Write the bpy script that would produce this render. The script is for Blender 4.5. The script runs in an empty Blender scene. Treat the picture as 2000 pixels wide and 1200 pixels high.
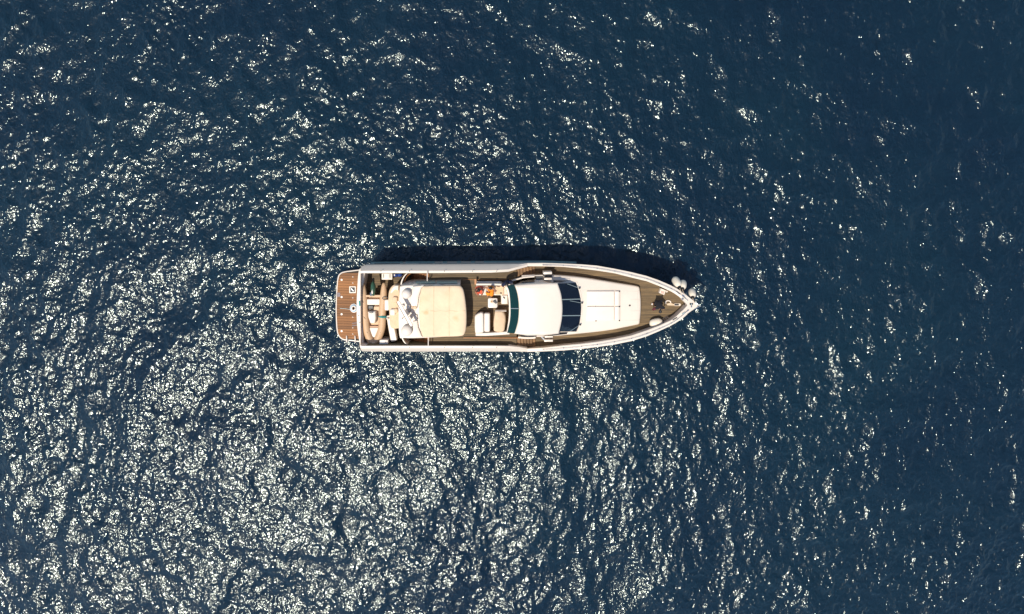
import bpy, bmesh, math, random
import numpy as np
from mathutils import Vector, Matrix
from mathutils.geometry import tessellate_polygon
R = math.radians
C = bpy.context.scene.collection
SC = bpy.context.scene

# ---------------------------------------------------------------- camera
SCALE = 0.036                       # metres per photo pixel on the water in the frame centre
DIST = 48.0
TILT = R(7.0)
CAM = Vector((0.0, DIST*math.sin(TILT), DIST*math.cos(TILT)))
cam = bpy.data.cameras.new('camera'); cam_o = bpy.data.objects.new('camera', cam); C.objects.link(cam_o)
cam.sensor_width = 36.0
cam.lens = 36.0*DIST/(2000*SCALE)
cam.clip_start = 0.5; cam.clip_end = 20000
cam_o.location = CAM
cam_o.rotation_euler = (-TILT, 0, 0)
SC.camera = cam_o

# ---------------------------------------------------------------- sky, sun, exposure
SUN_ZEN = R(23.8)
SUN_AZ = math.atan2(-0.77, -0.64)   # direction towards the sun in plan
sd = Vector((math.sin(SUN_ZEN)*math.cos(SUN_AZ), math.sin(SUN_ZEN)*math.sin(SUN_AZ), math.cos(SUN_ZEN)))
world = bpy.data.worlds.new('World'); SC.world = world; world.use_nodes = True
wn = world.node_tree; wn.nodes.clear()
sky = wn.nodes.new('ShaderNodeTexSky'); sky.sky_type = 'NISHITA'; sky.sun_disc = False
sky.sun_elevation = math.pi/2 - SUN_ZEN
sky.sun_rotation = math.atan2(sd.x, sd.y)
sky.air_density = 1.0; sky.dust_density = 0.6; sky.ozone_density = 1.0
bg = wn.nodes.new('ShaderNodeBackground'); bg.inputs['Strength'].default_value = 0.15
wo = wn.nodes.new('ShaderNodeOutputWorld')
wn.links.new(sky.outputs[0], bg.inputs[0]); wn.links.new(bg.outputs[0], wo.inputs[0])
sun = bpy.data.lights.new('sun', 'SUN'); sun.energy = 4.4; sun.angle = R(0.53); sun.color = (1.0, 0.93, 0.80)
sun_o = bpy.data.objects.new('sun', sun); C.objects.link(sun_o)
sun_o.rotation_euler = sd.to_track_quat('Z', 'Y').to_euler()
sun_o.location = (-30, -40, 80)
SC.view_settings.view_transform = 'Standard'; SC.view_settings.look = 'None'
SC.view_settings.exposure = 0.0; SC.view_settings.gamma = 1.0
SC.view_settings.use_curve_mapping = False
SC.cycles.sample_clamp_direct = 0.0
SC.cycles.use_denoising = True

# ---------------------------------------------------------------- materials
def mat(name, col, rough=0.5, var=0.0, vscale=3.0, metal=0.0, spec=0.5, bump=0.0, bscale=40.0, stretch=None, coat=0.0):
    """Principled surface whose base colour drifts with object-space noise, with a fine relief."""
    m = bpy.data.materials.new(name); m.use_nodes = True
    nt = m.node_tree; b = nt.nodes['Principled BSDF']
    b.inputs['Roughness'].default_value = rough; b.inputs['Metallic'].default_value = metal
    b.inputs['Specular IOR Level'].default_value = spec; b.inputs['Coat Weight'].default_value = coat
    b.inputs['Base Color'].default_value = (*col, 1)
    tc = nt.nodes.new('ShaderNodeTexCoord'); mp = nt.nodes.new('ShaderNodeMapping')
    nt.links.new(tc.outputs['Object'], mp.inputs['Vector'])
    if stretch: mp.inputs['Scale'].default_value = stretch
    if var:
        n = nt.nodes.new('ShaderNodeTexNoise'); n.inputs['Scale'].default_value = vscale; n.inputs['Detail'].default_value = 5
        n.inputs['Roughness'].default_value = 0.62
        r = nt.nodes.new('ShaderNodeMapRange')
        r.inputs['From Min'].default_value = 0.28; r.inputs['From Max'].default_value = 0.72
        r.inputs['To Min'].default_value = 1-var; r.inputs['To Max'].default_value = 1+var
        v = nt.nodes.new('ShaderNodeVectorMath'); v.operation = 'SCALE'; v.inputs[0].default_value = col
        nt.links.new(mp.outputs[0], n.inputs['Vector']); nt.links.new(n.outputs[0], r.inputs['Value'])
        nt.links.new(r.outputs[0], v.inputs['Scale']); nt.links.new(v.outputs[0], b.inputs['Base Color'])
    if bump:
        n2 = nt.nodes.new('ShaderNodeTexNoise'); n2.inputs['Scale'].default_value = bscale; n2.inputs['Detail'].default_value = 3
        bp = nt.nodes.new('ShaderNodeBump'); bp.inputs['Strength'].default_value = 1; bp.inputs['Distance'].default_value = bump
        nt.links.new(mp.outputs[0], n2.inputs['Vector']); nt.links.new(n2.outputs[0], bp.inputs['Height'])
        nt.links.new(bp.outputs[0], b.inputs['Normal'])
    return m

def water_material():
    m = bpy.data.materials.new('sea_water'); m.use_nodes = True
    nt = m.node_tree; b = nt.nodes['Principled BSDF']; L = nt.links.new
    b.inputs["Roughness"].default_value = 0.125; b.inputs['IOR'].default_value = 1.36
    b.inputs['Subsurface Weight'].default_value = 0.5; b.inputs['Subsurface Radius'].default_value = (1.0, 1.0, 1.0); b.inputs['Subsurface Scale'].default_value = 6.0
    b.inputs['Specular Tint'].default_value = (0.88, 1.0, 0.94, 1)
    b.inputs["Coat Weight"].default_value = 0.24; b.inputs['Coat Roughness'].default_value = 0.28; b.inputs['Coat IOR'].default_value = 1.34
    tc = nt.nodes.new('ShaderNodeTexCoord')
    # deep-water colour, drifting slowly between navy and teal
    n = nt.nodes.new('ShaderNodeTexNoise'); n.inputs['Scale'].default_value = 0.06; n.inputs['Detail'].default_value = 4
    cr = nt.nodes.new('ShaderNodeValToRGB')
    cr.color_ramp.elements[0].position = 0.3; cr.color_ramp.elements[0].color = (0.0030, 0.0128, 0.0285, 1)
    cr.color_ramp.elements[1].position = 0.7; cr.color_ramp.elements[1].color = (0.0042, 0.0195, 0.0345, 1)
    L(tc.outputs['Object'], n.inputs['Vector']); L(n.outputs[0], cr.inputs[0]); L(cr.outputs[0], b.inputs['Base Color'])
    # ripples too fine for the mesh
    def noise(scale, sx, sy, rot, detail, rough):
        mp = nt.nodes.new('ShaderNodeMapping'); mp.inputs['Scale'].default_value = (sx, sy, 1); mp.inputs['Rotation'].default_value = (0, 0, rot)
        t = nt.nodes.new('ShaderNodeTexNoise'); t.inputs['Scale'].default_value = scale; t.inputs['Detail'].default_value = detail
        t.inputs['Roughness'].default_value = rough; t.inputs['Distortion'].default_value = 0.4
        L(tc.outputs['Object'], mp.inputs['Vector']); L(mp.outputs[0], t.inputs['Vector']); return t
    a = noise(7.0, 1.0, 0.75, R(12), 1.0, 0.5)
    mix = a.outputs[0]
    bp = nt.nodes.new('ShaderNodeBump'); bp.inputs['Strength'].default_value = 1.0; bp.inputs['Distance'].default_value = 0.043
    L(mix, bp.inputs['Height']); L(bp.outputs[0], b.inputs['Normal']); L(bp.outputs[0], b.inputs['Coat Normal'])
    return m

# ---------------------------------------------------------------- the sea: one sheet, real waves, out to the horizon
def build_sea():
    rng = np.random.default_rng(11)
    nx, ny, d = 1080, 680, 0.086
    lx, ly = nx*d, ny*d
    kx = 2*np.pi*np.fft.fftfreq(nx, d)[None, :]; ky = 2*np.pi*np.fft.fftfreq(ny, d)[:, None]
    k = np.hypot(kx, ky); k[0, 0] = 1e-6
    def field(lo, hi, power, heading, spread, slope):
        """random waves between two wavelengths, heading given in degrees, scaled to an rms slope"""
        amp = k**(-power)*np.exp(-(k*hi/(2*np.pi))**-4)*np.exp(-(k*lo/(2*np.pi))**4)
        ang = np.arctan2(ky, kx) - R(heading)
        dirn = spread + (1-spread)*np.abs(np.cos(ang))**4
        h = np.fft.fft2(rng.normal(size=(ny, nx)))*amp*np.sqrt(dirn)
        h[0, 0] = 0
        s = np.sqrt(np.mean(np.real(np.fft.ifft2(1j*kx*h))**2 + np.real(np.fft.ifft2(1j*ky*h))**2))
        return np.real(np.fft.ifft2(h))*(slope/s)
    def mask(size, lo, hi):
        m = np.real(np.fft.ifft2(np.fft.fft2(rng.normal(size=(ny, nx)))*np.exp(-(k*size/(2*np.pi))**2)))
        m = (m-m.mean())/m.std()
        return lo + (hi-lo)*(0.5+0.5*np.tanh(m))
    fields = [(field(1.8, 5.0, 2.2, 68, 0.03, 0.042), mask(16.0, 0.5, 1.2), 0.6),
              (field(3.5, 11.0, 2.2, 160, 0.08, 0.055), None, 0.0),
              (field(0.7, 2.9, 2.0, 170, 0.36, 0.13), mask(14.0, 0.8, 1.15), 1.0),
              (field(0.27, 0.8, 1.9, 185, 0.50, 0.165), mask(9.0, 0.62, 1.25), 1.0)]
    z = np.zeros((ny, nx)); dx = np.zeros((ny, nx)); dy = np.zeros((ny, nx))
    for f, m, chop in fields:
        m = 1.0 if m is None else m
        z += f*m
        F = np.fft.fft2(f)                      # crests drawn together, troughs widened
        dx += chop*m*np.real(np.fft.ifft2(1j*kx/k*F)); dy += chop*m*np.real(np.fft.ifft2(1j*ky/k*F))
    x = (np.arange(nx)-nx/2)*d; y = (np.arange(ny)-ny/2)*d
    ex = np.clip((lx/2-np.abs(x))/4, 0, 1); ey = np.clip((ly/2-np.abs(y))/4, 0, 1)
    e = ex[None, :]*ey[:, None]
    z *= e; dx *= e; dy *= e
    # stretched skirt out to the horizon
    g = np.cumsum(0.2*1.32**np.arange(36)); g = g[g < 9000]
    xs = np.concatenate([x[0]-g[::-1], x, x[-1]+g]); ys = np.concatenate([y[0]-g[::-1], y, y[-1]+g])
    n = len(g); Z = np.zeros((len(ys), len(xs))); Z[n:-n, n:-n] = z
    X, Y = np.meshgrid(xs, ys)
    X[n:-n, n:-n] += dx; Y[n:-n, n:-n] += dy
    co = np.stack([X, Y, Z], -1).reshape(-1, 3).astype(np.float32)
    W, H = len(xs), len(ys)
    i = np.arange(W*H, dtype=np.int32).reshape(H, W)
    q = np.stack([i[:-1, :-1], i[:-1, 1:], i[1:, 1:], i[1:, :-1]], -1).reshape(-1)
    me = bpy.data.meshes.new('sea'); nf = len(q)//4
    me.vertices.add(len(co)); me.vertices.foreach_set('co', co.ravel())
    me.loops.add(len(q)); me.loops.foreach_set('vertex_index', q)
    me.polygons.add(nf); me.polygons.foreach_set('loop_start', np.arange(0, len(q), 4, dtype=np.int32))
    me.polygons.foreach_set('use_smooth', np.ones(nf, dtype=bool))
    me.update(calc_edges=True)
    me.materials.append(water_material())
    o = bpy.data.objects.new('sea', me); C.objects.link(o); o['kind'] = 'structure'
    return o
build_sea()

# ================================================================ mesh helpers
def P(px, py, z):
    """the world point at height z that the photograph shows at pixel (px, py)"""
    d = Vector(((px-1000)*SCALE, -(py-600)*SCALE, -DIST))
    d.rotate(cam_o.rotation_euler)
    t = (z-CAM.z)/d.z
    return CAM + d*t

class MB:
    def __init__(s): s.v = []; s.f = []
    def add(s, vs, fs):
        n = len(s.v); s.v += [Vector(v) for v in vs]; s.f += [tuple(i+n for i in f) for f in fs]; return s
    def loft(s, rings, close=True, cap0=True, cap1=True):
        m = len(rings[0]); vs = [p for r in rings for p in r]; fs = []
        for k in range(len(rings)-1):
            for i in range(m if close else m-1):
                j = (i+1) % m
                fs.append((k*m+i, k*m+j, (k+1)*m+j, (k+1)*m+i))
        for on, r0 in ((cap0, 0), (cap1, (len(rings)-1)*m)):
            if on and m <= 6: fs.append(tuple(r0+i for i in range(m)))
            elif on: fs += [tuple(r0+i for i in t) for t in tessellate_polygon([[Vector((p.x, p.y, p.z)) for p in rings[0 if r0 == 0 else -1]]])]
        return s.add(vs, fs)
    def prism(s, poly, z0, z1, bev=0.0, steps=1, crown=0.0, radial=False):
        """upright solid over a plan outline (world xy), its top edge rounded over bev"""
        poly = ccw(poly)
        rings = [[Vector((p.x, p.y, z0)) for p in poly]]
        if bev:
            for k in range(steps+1):
                a = math.pi/2*k/steps
                q = (shrink if radial else inset)(poly, bev*(1-math.cos(a)))
                rings.append([Vector((p.x, p.y, z1-bev+bev*math.sin(a))) for p in q])
        else:
            rings.append([Vector((p.x, p.y, z1)) for p in poly])
        if crown:
            c = sum((Vector((p.x, p.y, 0)) for p in poly), Vector())/len(poly)
            last = rings[-1]
            for f in (0.85, 0.6, 0.3):
                rings.append([Vector((c.x+(p.x-c.x)*f, c.y+(p.y-c.y)*f, z1+crown*(1-f*f))) for p in last])
        return s.loft(rings)
    def tube(s, pts, r, n=8, caps=True):
        pts = [Vector(p) for p in pts]; rr = r if isinstance(r, (list, tuple)) else [r]*len(pts)
        rings = []; prev = None
        for i, p in enumerate(pts):
            t = (pts[min(i+1, len(pts)-1)]-pts[max(i-1, 0)]).normalized()
            if prev is None:
                a = t.cross(Vector((0, 0, 1)))
                if a.length < 1e-3: a = t.cross(Vector((0, 1, 0)))
            else: a = prev - t*prev.dot(t)
            a.normalize(); b = t.cross(a); prev = a
            rings.append([p+(a*math.cos(2*math.pi*k/n)+b*math.sin(2*math.pi*k/n))*rr[i] for k in range(n)])
        return s.loft(rings, True, caps, caps)
    def ball(s, c, rx, ry, rz, nu=16, nv=10, rot=None, lo=-90, hi=90):
        c = Vector(c); rings = []
        for k in range(nv+1):
            a = R(lo+(hi-lo)*k/nv); ca = max(math.cos(a), 1e-3)
            ring = [Vector((rx*ca*math.cos(2*math.pi*i/nu), ry*ca*math.sin(2*math.pi*i/nu), rz*math.sin(a))) for i in range(nu)]
            if rot: ring = [rot @ v for v in ring]
            rings.append([c+v for v in ring])
        return s.loft(rings)
    def bar(s, a, b, w, h, bev=0.0):
        """box from point a to point b (centre line of its underside), width w, height h"""
        a = Vector(a); b = Vector(b); t = (b-a).normalized(); n = t.cross(Vector((0, 0, 1))).normalized(); u = n.cross(t)
        v = []
        for p in (a, b):
            v += [p-n*w/2, p+n*w/2, p+n*w/2+u*h, p-n*w/2+u*h]
        return s.add(v, [(0, 1, 2, 3)[::-1], (4, 5, 6, 7), (0, 1, 5, 4), (1, 2, 6, 5), (2, 3, 7, 6), (3, 0, 4, 7)])
    def build(s, name, m, parent=None, smooth=None, kind=None):
        me = bpy.data.meshes.new(name)
        lo = Vector((min(v.x for v in s.v), min(v.y for v in s.v), min(v.z for v in s.v)))
        hi = Vector((max(v.x for v in s.v), max(v.y for v in s.v), max(v.z for v in s.v)))
        org = Vector(((lo.x+hi.x)/2, (lo.y+hi.y)/2, lo.z))
        me.from_pydata([v-org for v in s.v], [], s.f)
        bm = bmesh.new(); bm.from_mesh(me); bmesh.ops.recalc_face_normals(bm, faces=bm.faces); bm.to_mesh(me); bm.free()
        me.materials.append(m)
        if smooth:
            me.polygons.foreach_set('use_smooth', [True]*len(me.polygons))
            me.set_sharp_from_angle(angle=R(smooth))
        o = bpy.data.objects.new(name, me); C.objects.link(o)
        o['w'] = tuple(org)
        put(o, org, parent)
        if kind: o['kind'] = kind
        return o
WORLD = {}
def put(o, org, parent):
    WORLD[o.name] = Vector(org)
    if parent: o.parent = parent; o.location = Vector(org)-WORLD[parent.name]
    else: o.location = org
    if 'w' in o: del o['w']
def thing(name, label, cat, loc, group=None):
    o = bpy.data.objects.new(name, None); C.objects.link(o); put(o, Vector(loc), None)
    return tag(o, label, cat, group)
def tag(o, label, cat, group=None):
    o['label'] = label; o['category'] = cat
    if group: o['group'] = group
    return o
def area(p): return 0.5*sum(p[i].x*p[(i+1) % len(p)].y-p[(i+1) % len(p)].x*p[i].y for i in range(len(p)))
def ccw(p): return list(p) if area(p) > 0 else list(p)[::-1]
def shrink(poly, d):
    c = sum((Vector((p.x, p.y, 0)) for p in poly), Vector())/len(poly)
    return [c+(Vector((p.x, p.y, 0))-c)*(1-d/(Vector((p.x, p.y, 0))-c).length) for p in poly]
def inset(poly, d):
    out = []; n = len(poly)
    for i in range(n):
        p0, p, p1 = poly[i-1], poly[i], poly[(i+1) % n]
        e0 = Vector((p.x-p0.x, p.y-p0.y)); e1 = Vector((p1.x-p.x, p1.y-p.y))
        if e0.length < 1e-6: e0 = e1
        if e1.length < 1e-6: e1 = e0
        e0.normalize(); e1.normalize()
        n0 = Vector((-e0.y, e0.x)); n1 = Vector((-e1.y, e1.x)); b = n0+n1
        k = d/max(0.35, 1+n0.dot(n1))
        out.append(Vector((p.x+b.x*k, p.y+b.y*k, 0)))
    return out
def poly(pts, z): return [P(x, y, z) for x, y in pts]
def rrect(x0, y0, x1, y1, r, n=4):
    """pixel outline of a rectangle with rounded corners"""
    o = []
    for cx, cy, a0 in ((x1-r, y1-r, 0), (x0+r, y1-r, 90), (x0+r, y0+r, 180), (x1-r, y0+r, 270)):
        for k in range(n+1):
            a = R(a0+90*k/n); o.append((cx+r*math.cos(a), cy+r*math.sin(a)))
    return o
def spline(pts, n=6):
    """Catmull-Rom through the points"""
    o = []; pts = [Vector(p) if len(p) == 3 else Vector((p[0], p[1], 0)) for p in pts]
    for i in range(len(pts)-1):
        a, b, c, d = pts[max(i-1, 0)], pts[i], pts[i+1], pts[min(i+2, len(pts)-1)]
        for k in range(n):
            t = k/n
            o.append(0.5*((2*b)+(c-a)*t+(2*a-5*b+4*c-d)*t*t+(3*b-a-3*c+d)*t**3))
    return o+[pts[-1]]
def sp2(pts, n=6): return [(p.x, p.y) for p in spline(pts, n)]
def interp(tab, x):
    for (x0, *a), (x1, *b) in zip(tab, tab[1:]):
        if x <= x1:
            t = max(0, (x-x0)/(x1-x0)); return [p+(q-p)*t for p, q in zip(a, b)]
    return list(tab[-1][1:])
def plank_runs(outline, width, gap):
    """fore-and-aft strips that fill a plan outline: (x0, x1 at one edge, x0, x1 at the other edge, y0, y1)"""
    ys = [p.y for p in outline]; y = min(ys); runs = []
    def cuts(yy):
        xs = []
        for a, b in zip(outline, outline[1:]+outline[:1]):
            if (a.y > yy) != (b.y > yy): xs.append(a.x+(b.x-a.x)*(yy-a.y)/(b.y-a.y))
        return sorted(xs)
    while y < max(ys)-gap*2:
        y0 = y+gap/2; y1 = min(y+width-gap/2, max(ys)-1e-3)
        A, B = cuts(y0), cuts(y1)
        if len(A) != len(B) or not A: A = B = cuts((y0+y1)/2)
        for k in range(0, len(A)-1, 2): runs.append((A[k], A[k+1], B[k], B[k+1], y0, y1))
        y += width
    return runs
def plank_box(mb, run, zf, th):
    a0, a1, b0, b1, y0, y1 = run
    t = [Vector((a0, y0, zf(a0))), Vector((a1, y0, zf(a1))), Vector((b1, y1, zf(b1))), Vector((b0, y1, zf(b0)))]
    lo = [p-Vector((0, 0, th)) for p in t]
    mb.add(lo+t, [(4, 5, 6, 7), (0, 1, 5, 4), (1, 2, 6, 5), (2, 3, 7, 6), (3, 0, 4, 7)])

# ================================================================ materials of the boat
def teak(name, col, var, island=True):
    m = mat(name, col, 0.65, var, 2.2, bump=0.004, bscale=30, stretch=(0.6, 6, 1))
    nt = m.node_tree; b = nt.nodes['Principled BSDF']
    src = b.inputs['Base Color'].links[0].from_socket
    if island: g = nt.nodes.new('ShaderNodeNewGeometry'); rnd = g.outputs['Random Per Island']
    else: g = nt.nodes.new('ShaderNodeObjectInfo'); rnd = g.outputs['Random']
    r = nt.nodes.new('ShaderNodeMapRange'); r.inputs['To Min'].default_value = 0.72; r.inputs['To Max'].default_value = 1.3
    v = nt.nodes.new('ShaderNodeVectorMath'); v.operation = 'SCALE'
    nt.links.new(rnd, r.inputs['Value']); nt.links.new(src, v.inputs[0]); nt.links.new(r.outputs[0], v.inputs['Scale'])
    nt.links.new(v.outputs[0], b.inputs['Base Color'])
    return m
WHITE = mat('white_gelcoat', (0.735, 0.635, 0.53), 0.33, 0.05, 0.9, bump=0.002, bscale=6)
HULLW = mat('hull_gelcoat', (0.77, 0.67, 0.57), 0.25, 0.05, 0.5)
DOMEW = mat('dome_plastic', (0.78, 0.68, 0.58), 0.34, 0.03, 2)
NONSKID = mat('nonskid_white', (0.68, 0.585, 0.49), 0.6, 0.06, 1.5, bump=0.003, bscale=60)
CUSH = mat('white_vinyl', (0.76, 0.665, 0.565), 0.4, 0.035, 2, bump=0.006, bscale=9)
CANVAS = mat('cream_canvas', (0.78, 0.58, 0.385), 0.9, 0.07, 1.6, bump=0.012, bscale=5)
COVER = mat('tan_cover', (0.70, 0.50, 0.32), 0.9, 0.09, 3, bump=0.015, bscale=7)
TEAK = teak('weathered_teak', (0.136, 0.085, 0.034), 0.36)
TEAKP = teak('oiled_teak', (0.255, 0.100, 0.025), 0.34, False)
STEPS = teak('step_teak', (0.20, 0.105, 0.042), 0.25, False)
SCREENC = mat('green_grey_screen_cloth', (0.36, 0.44, 0.38), 0.8, 0.12, 3)
SHADE_BROWN = mat('painted_shade_brown', (0.075, 0.062, 0.032), 0.6, 0.25, 4)  # dark brown that paints in the shade inside the aft bulwark
PLATE = mat('dull_plate', (0.22, 0.17, 0.17), 0.6, 0.2, 8)
CAULK = mat('deck_caulking', (0.028, 0.022, 0.016), 0.8)
TRIM = mat('varnished_teak', (0.42, 0.17, 0.05), 0.35, 0.15, 5)
STEEL = mat('stainless_steel', (0.62, 0.62, 0.60), 0.22, metal=1.0)
BLACK = mat('black_plastic', (0.015, 0.016, 0.018), 0.4)
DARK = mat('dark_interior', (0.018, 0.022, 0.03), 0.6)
RUB = mat('rub_rail_rubber', (0.16, 0.24, 0.22), 0.6, 0.1, 3)
PVC = mat('tan_tube_fabric', (0.60, 0.39, 0.225), 0.55, 0.07, 4, bump=0.004, bscale=12)
GREENC = mat('green_engine_cowl', (0.03, 0.085, 0.05), 0.3, 0.2, 5)
TEAL = mat('teal_strap', (0.02, 0.23, 0.22), 0.7, 0.1, 8)
FEND = mat('fender_vinyl', (0.82, 0.71, 0.56), 0.45, 0.06, 4)
NAVY = mat('navy_cloth', (0.012, 0.016, 0.045), 0.85, 0.2, 9)
BLUE = mat('blue_cloth', (0.015, 0.05, 0.23), 0.8, 0.3, 7)
ROPE = mat('rope_fibre', (0.66, 0.50, 0.34), 0.9, 0.15, 20)
def stained(m, spots):
    nt = m.node_tree; b_ = nt.nodes['Principled BSDF']; src = b_.inputs['Base Color'].links[0].from_socket
    tc = nt.nodes.new('ShaderNodeTexCoord')
    for (x, y, r_, k) in spots:
        ds = nt.nodes.new('ShaderNodeVectorMath'); ds.operation = 'DISTANCE'; ds.inputs[1].default_value = (x, y, 0.25)
        nz = nt.nodes.new('ShaderNodeTexNoise'); nz.inputs['Scale'].default_value = 3.5
        ad = nt.nodes.new('ShaderNodeMath'); ad.operation = 'MULTIPLY_ADD'; ad.inputs[1].default_value = r_*1.6
        mr = nt.nodes.new('ShaderNodeMapRange'); mr.interpolation_type = 'SMOOTHSTEP'
        mr.inputs['From Min'].default_value = r_*2.1; mr.inputs['From Max'].default_value = r_*0.9; mr.inputs['To Max'].default_value = k
        mx = nt.nodes.new('ShaderNodeMix'); mx.data_type = 'RGBA'
        mx.inputs[7].default_value = (0.56, 0.31, 0.10, 1)
        nt.links.new(tc.outputs['Object'], ds.inputs[0]); nt.links.new(tc.outputs['Object'], nz.inputs['Vector'])
        nt.links.new(nz.outputs[0], ad.inputs[0]); nt.links.new(ds.outputs['Value'], ad.inputs[2])
        nt.links.new(ad.outputs[0], mr.inputs['Value']); nt.links.new(mr.outputs[0], mx.inputs[0])
        nt.links.new(src, mx.inputs[6]); src = mx.outputs[2]
    nt.links.new(src, b_.inputs['Base Color'])
stained(CANVAS, [(-1.05, -0.02, 0.20, 0.45), (0.85, -0.42, 0.22, 0.42), (-1.2, 0.9, 0.5, 0.15), (0.4, 1.1, 0.4, 0.12)])
def glass(name, tint, col, clear):
    m = bpy.data.materials.new(name); m.use_nodes = True; nt = m.node_tree
    b = nt.nodes['Principled BSDF']; b.inputs['Base Color'].default_value = (*col, 1); b.inputs['Roughness'].default_value = 0.06
    t = nt.nodes.new('ShaderNodeBsdfTransparent'); t.inputs[0].default_value = (*tint, 1)
    x = nt.nodes.new('ShaderNodeMixShader'); x.inputs[0].default_value = clear
    nt.links.new(b.outputs[0], x.inputs[1]); nt.links.new(t.outputs[0], x.inputs[2])
    nt.links.new(x.outputs[0], nt.nodes['Material Output'].inputs['Surface']); return m
SCREEN = glass('green_tinted_acrylic', (0.08, 0.27, 0.26), (0.010, 0.060, 0.058), 0.35)
WINDOW = glass('dark_window_glass', (0.25, 0.33, 0.42), (0.006, 0.012, 0.030), 0.5)

# ================================================================ the yacht
ZD, ZW, ZP = 3.1, 1.6, 0.5            # aft upper deck, tender well, swim platform
yc = P(1000, 602, 0); yc.z = 0
yacht = thing('motor_yacht', 'long white motor yacht with teak decks lying at anchor on the open sea', 'yacht', yc)
# fore half: x, upper outer, upper inner, lower outer, lower inner edge of the bulwark cap
CAPF = [(1030, 515, 520.5, 687, 681), (1060, 514.7, 520.5, 686.2, 679.5), (1100, 515.8, 521.7, 684.2, 674.8), (1135, 517.3, 525, 681.2, 671.8),
        (1166, 519.8, 528.8, 677.5, 668), (1200, 525.8, 534, 672.6, 662.6), (1233, 532.5, 542.3, 665.9, 655.8), (1263, 540, 549.5, 656.6, 645.8),
        (1287, 548.4, 558.8, 646.6, 636.6), (1310, 558.3, 569.4, 635.8, 626), (1322, 564.5, 576.5, 629, 617), (1333, 571.5, 585, 621.6, 606.5), (1342, 577.6, 594.5, 614, 596.5)]
def zcap(px): return 3.1+0.65*max(0, (px-1030)/336)
def zfd(px): return 2.2+0.62*max(0, (px-1030)/336)
XW = lambda px, z=2.8: P(px, 600, z).x
tip = P(1366, 597.5, zcap(1366))
# --- hull: a loft of half sections, upper side and lower side, meeting at the stem
def hull_side(up):
    st = []
    for px in (704, 706, 712, 730, 780, 840, 900, 960, 1010):
        y = interp([(704, 524, 683), (706, 520, 685.5), (712, 517.8, 686.6), (730, 517, 687.2), (1030, 515, 687)], px)[0 if up else 1]
        z = 3.2 if px < 1000 else 3.16
        st.append((P(px, y, z), 1.0, 0.0))
    for px, uo, ui, lo, li in CAPF:
        t = max(0, (px-1060)/306)
        st.append((P(px, uo if up else lo, zcap(px)), 1-0.62*t**1.8, t**3*1.3))
    for px, u, l in ((1350, 583.8, 608), (1358, 590.3, 602.6)):
        t = (px-1060)/306; st.append((P(px, u if up else l, zcap(px)), 1-0.62*t**1.8, t**3*1.3))
    st.append((tip, 0.02, 1.3))
    mid = lambda x: P(1000+(x)/0.034*0.965, 0, 2.8).x
    rings = []
    for p, w, rake in st:
        cy = yc.y + 0.19 - 0.000*p.x
        cl = interp([(704, 602.8), (1366, 597.6)], 1000+p.x/0.0342)[0]
        cy = P(1000, cl, 2.9).y
        ring = []
        for k, (fz, fw) in enumerate(((1.0, 1.0), (0.93, 1-(1-w)*0.05), (0.66, 1-(1-w)*0.42), (0.36, 1-(1-w)*0.8), (0.0, w), (-0.2, w*0.9), (-0.45, w*0.35))):
            ring.append(Vector((p.x-rake*(1-max(fz, 0)), cy+(p.y-cy)*fw, p.z*fz if fz >= 0 else fz*2)))
        rings.append(ring)
    return rings
for up in (True, False):
    MB().loft(hull_side(up), close=False, cap0=False, cap1=False).build('hull_side', HULLW, yacht, 40)
a, b = hull_side(True)[0], hull_side(False)[0]
MB().loft([a, b], close=False, cap0=False, cap1=False).build('transom', HULLW, yacht)
# --- rub rail along the topsides, in lengths with gaps where the hull windows are
for x0, x1 in ((716, 780), (786, 844), (861, 869), (889, 897), (917, 925), (944, 1130)):
    for up in (True, False):
        mb = MB(); pts = []
        n = max(2, int((x1-x0)/20))
        for k in range(n+1):
            px = x0+(x1-x0)*k/n
            y = interp([(704, 517.6, 687), (730, 517, 687.2), (1030, 515, 687), (1060, 514.7, 686.2), (1100, 515.8, 684.2), (1135, 517.3, 681.2)], px)[0 if up else 1]
            p = P(px, y, 3.18 if px < 1030 else zcap(px)); s = 1 if up else -1
            p.z = 1.75; p.y += s*0.05; pts.append(p)
        mb.loft([[p+Vector((0, s*-0.06, -0.12)), p+Vector((0, s*0.05, -0.10)), p+Vector((0, s*0.05, 0.10)), p+Vector((0, s*-0.06, 0.12))] for p in pts])
        mb.build('rub_rail', RUB, yacht)
for x0, x1 in ((726, 776), (800, 842), (846, 858), (872, 887), (899, 915), (927, 941)):
    for up in (True, False):
        s = 1 if up else -1
        A = P(x0, 517 if up else 687.2, 3.2); B = P(x1, 516.4 if up else 687.2, 3.2)
        A.z = B.z = 2.08; A.y += s*0.012; B.y += s*0.012
        MB().loft([[q+Vector((0, -s*0.05, 0)), q+Vector((0, 0, 0)), q+Vector((0, 0, 0.30)), q+Vector((0, -s*0.05, 0.30))] for q in (A, B)]).build('hull_window', WINDOW, yacht)
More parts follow.
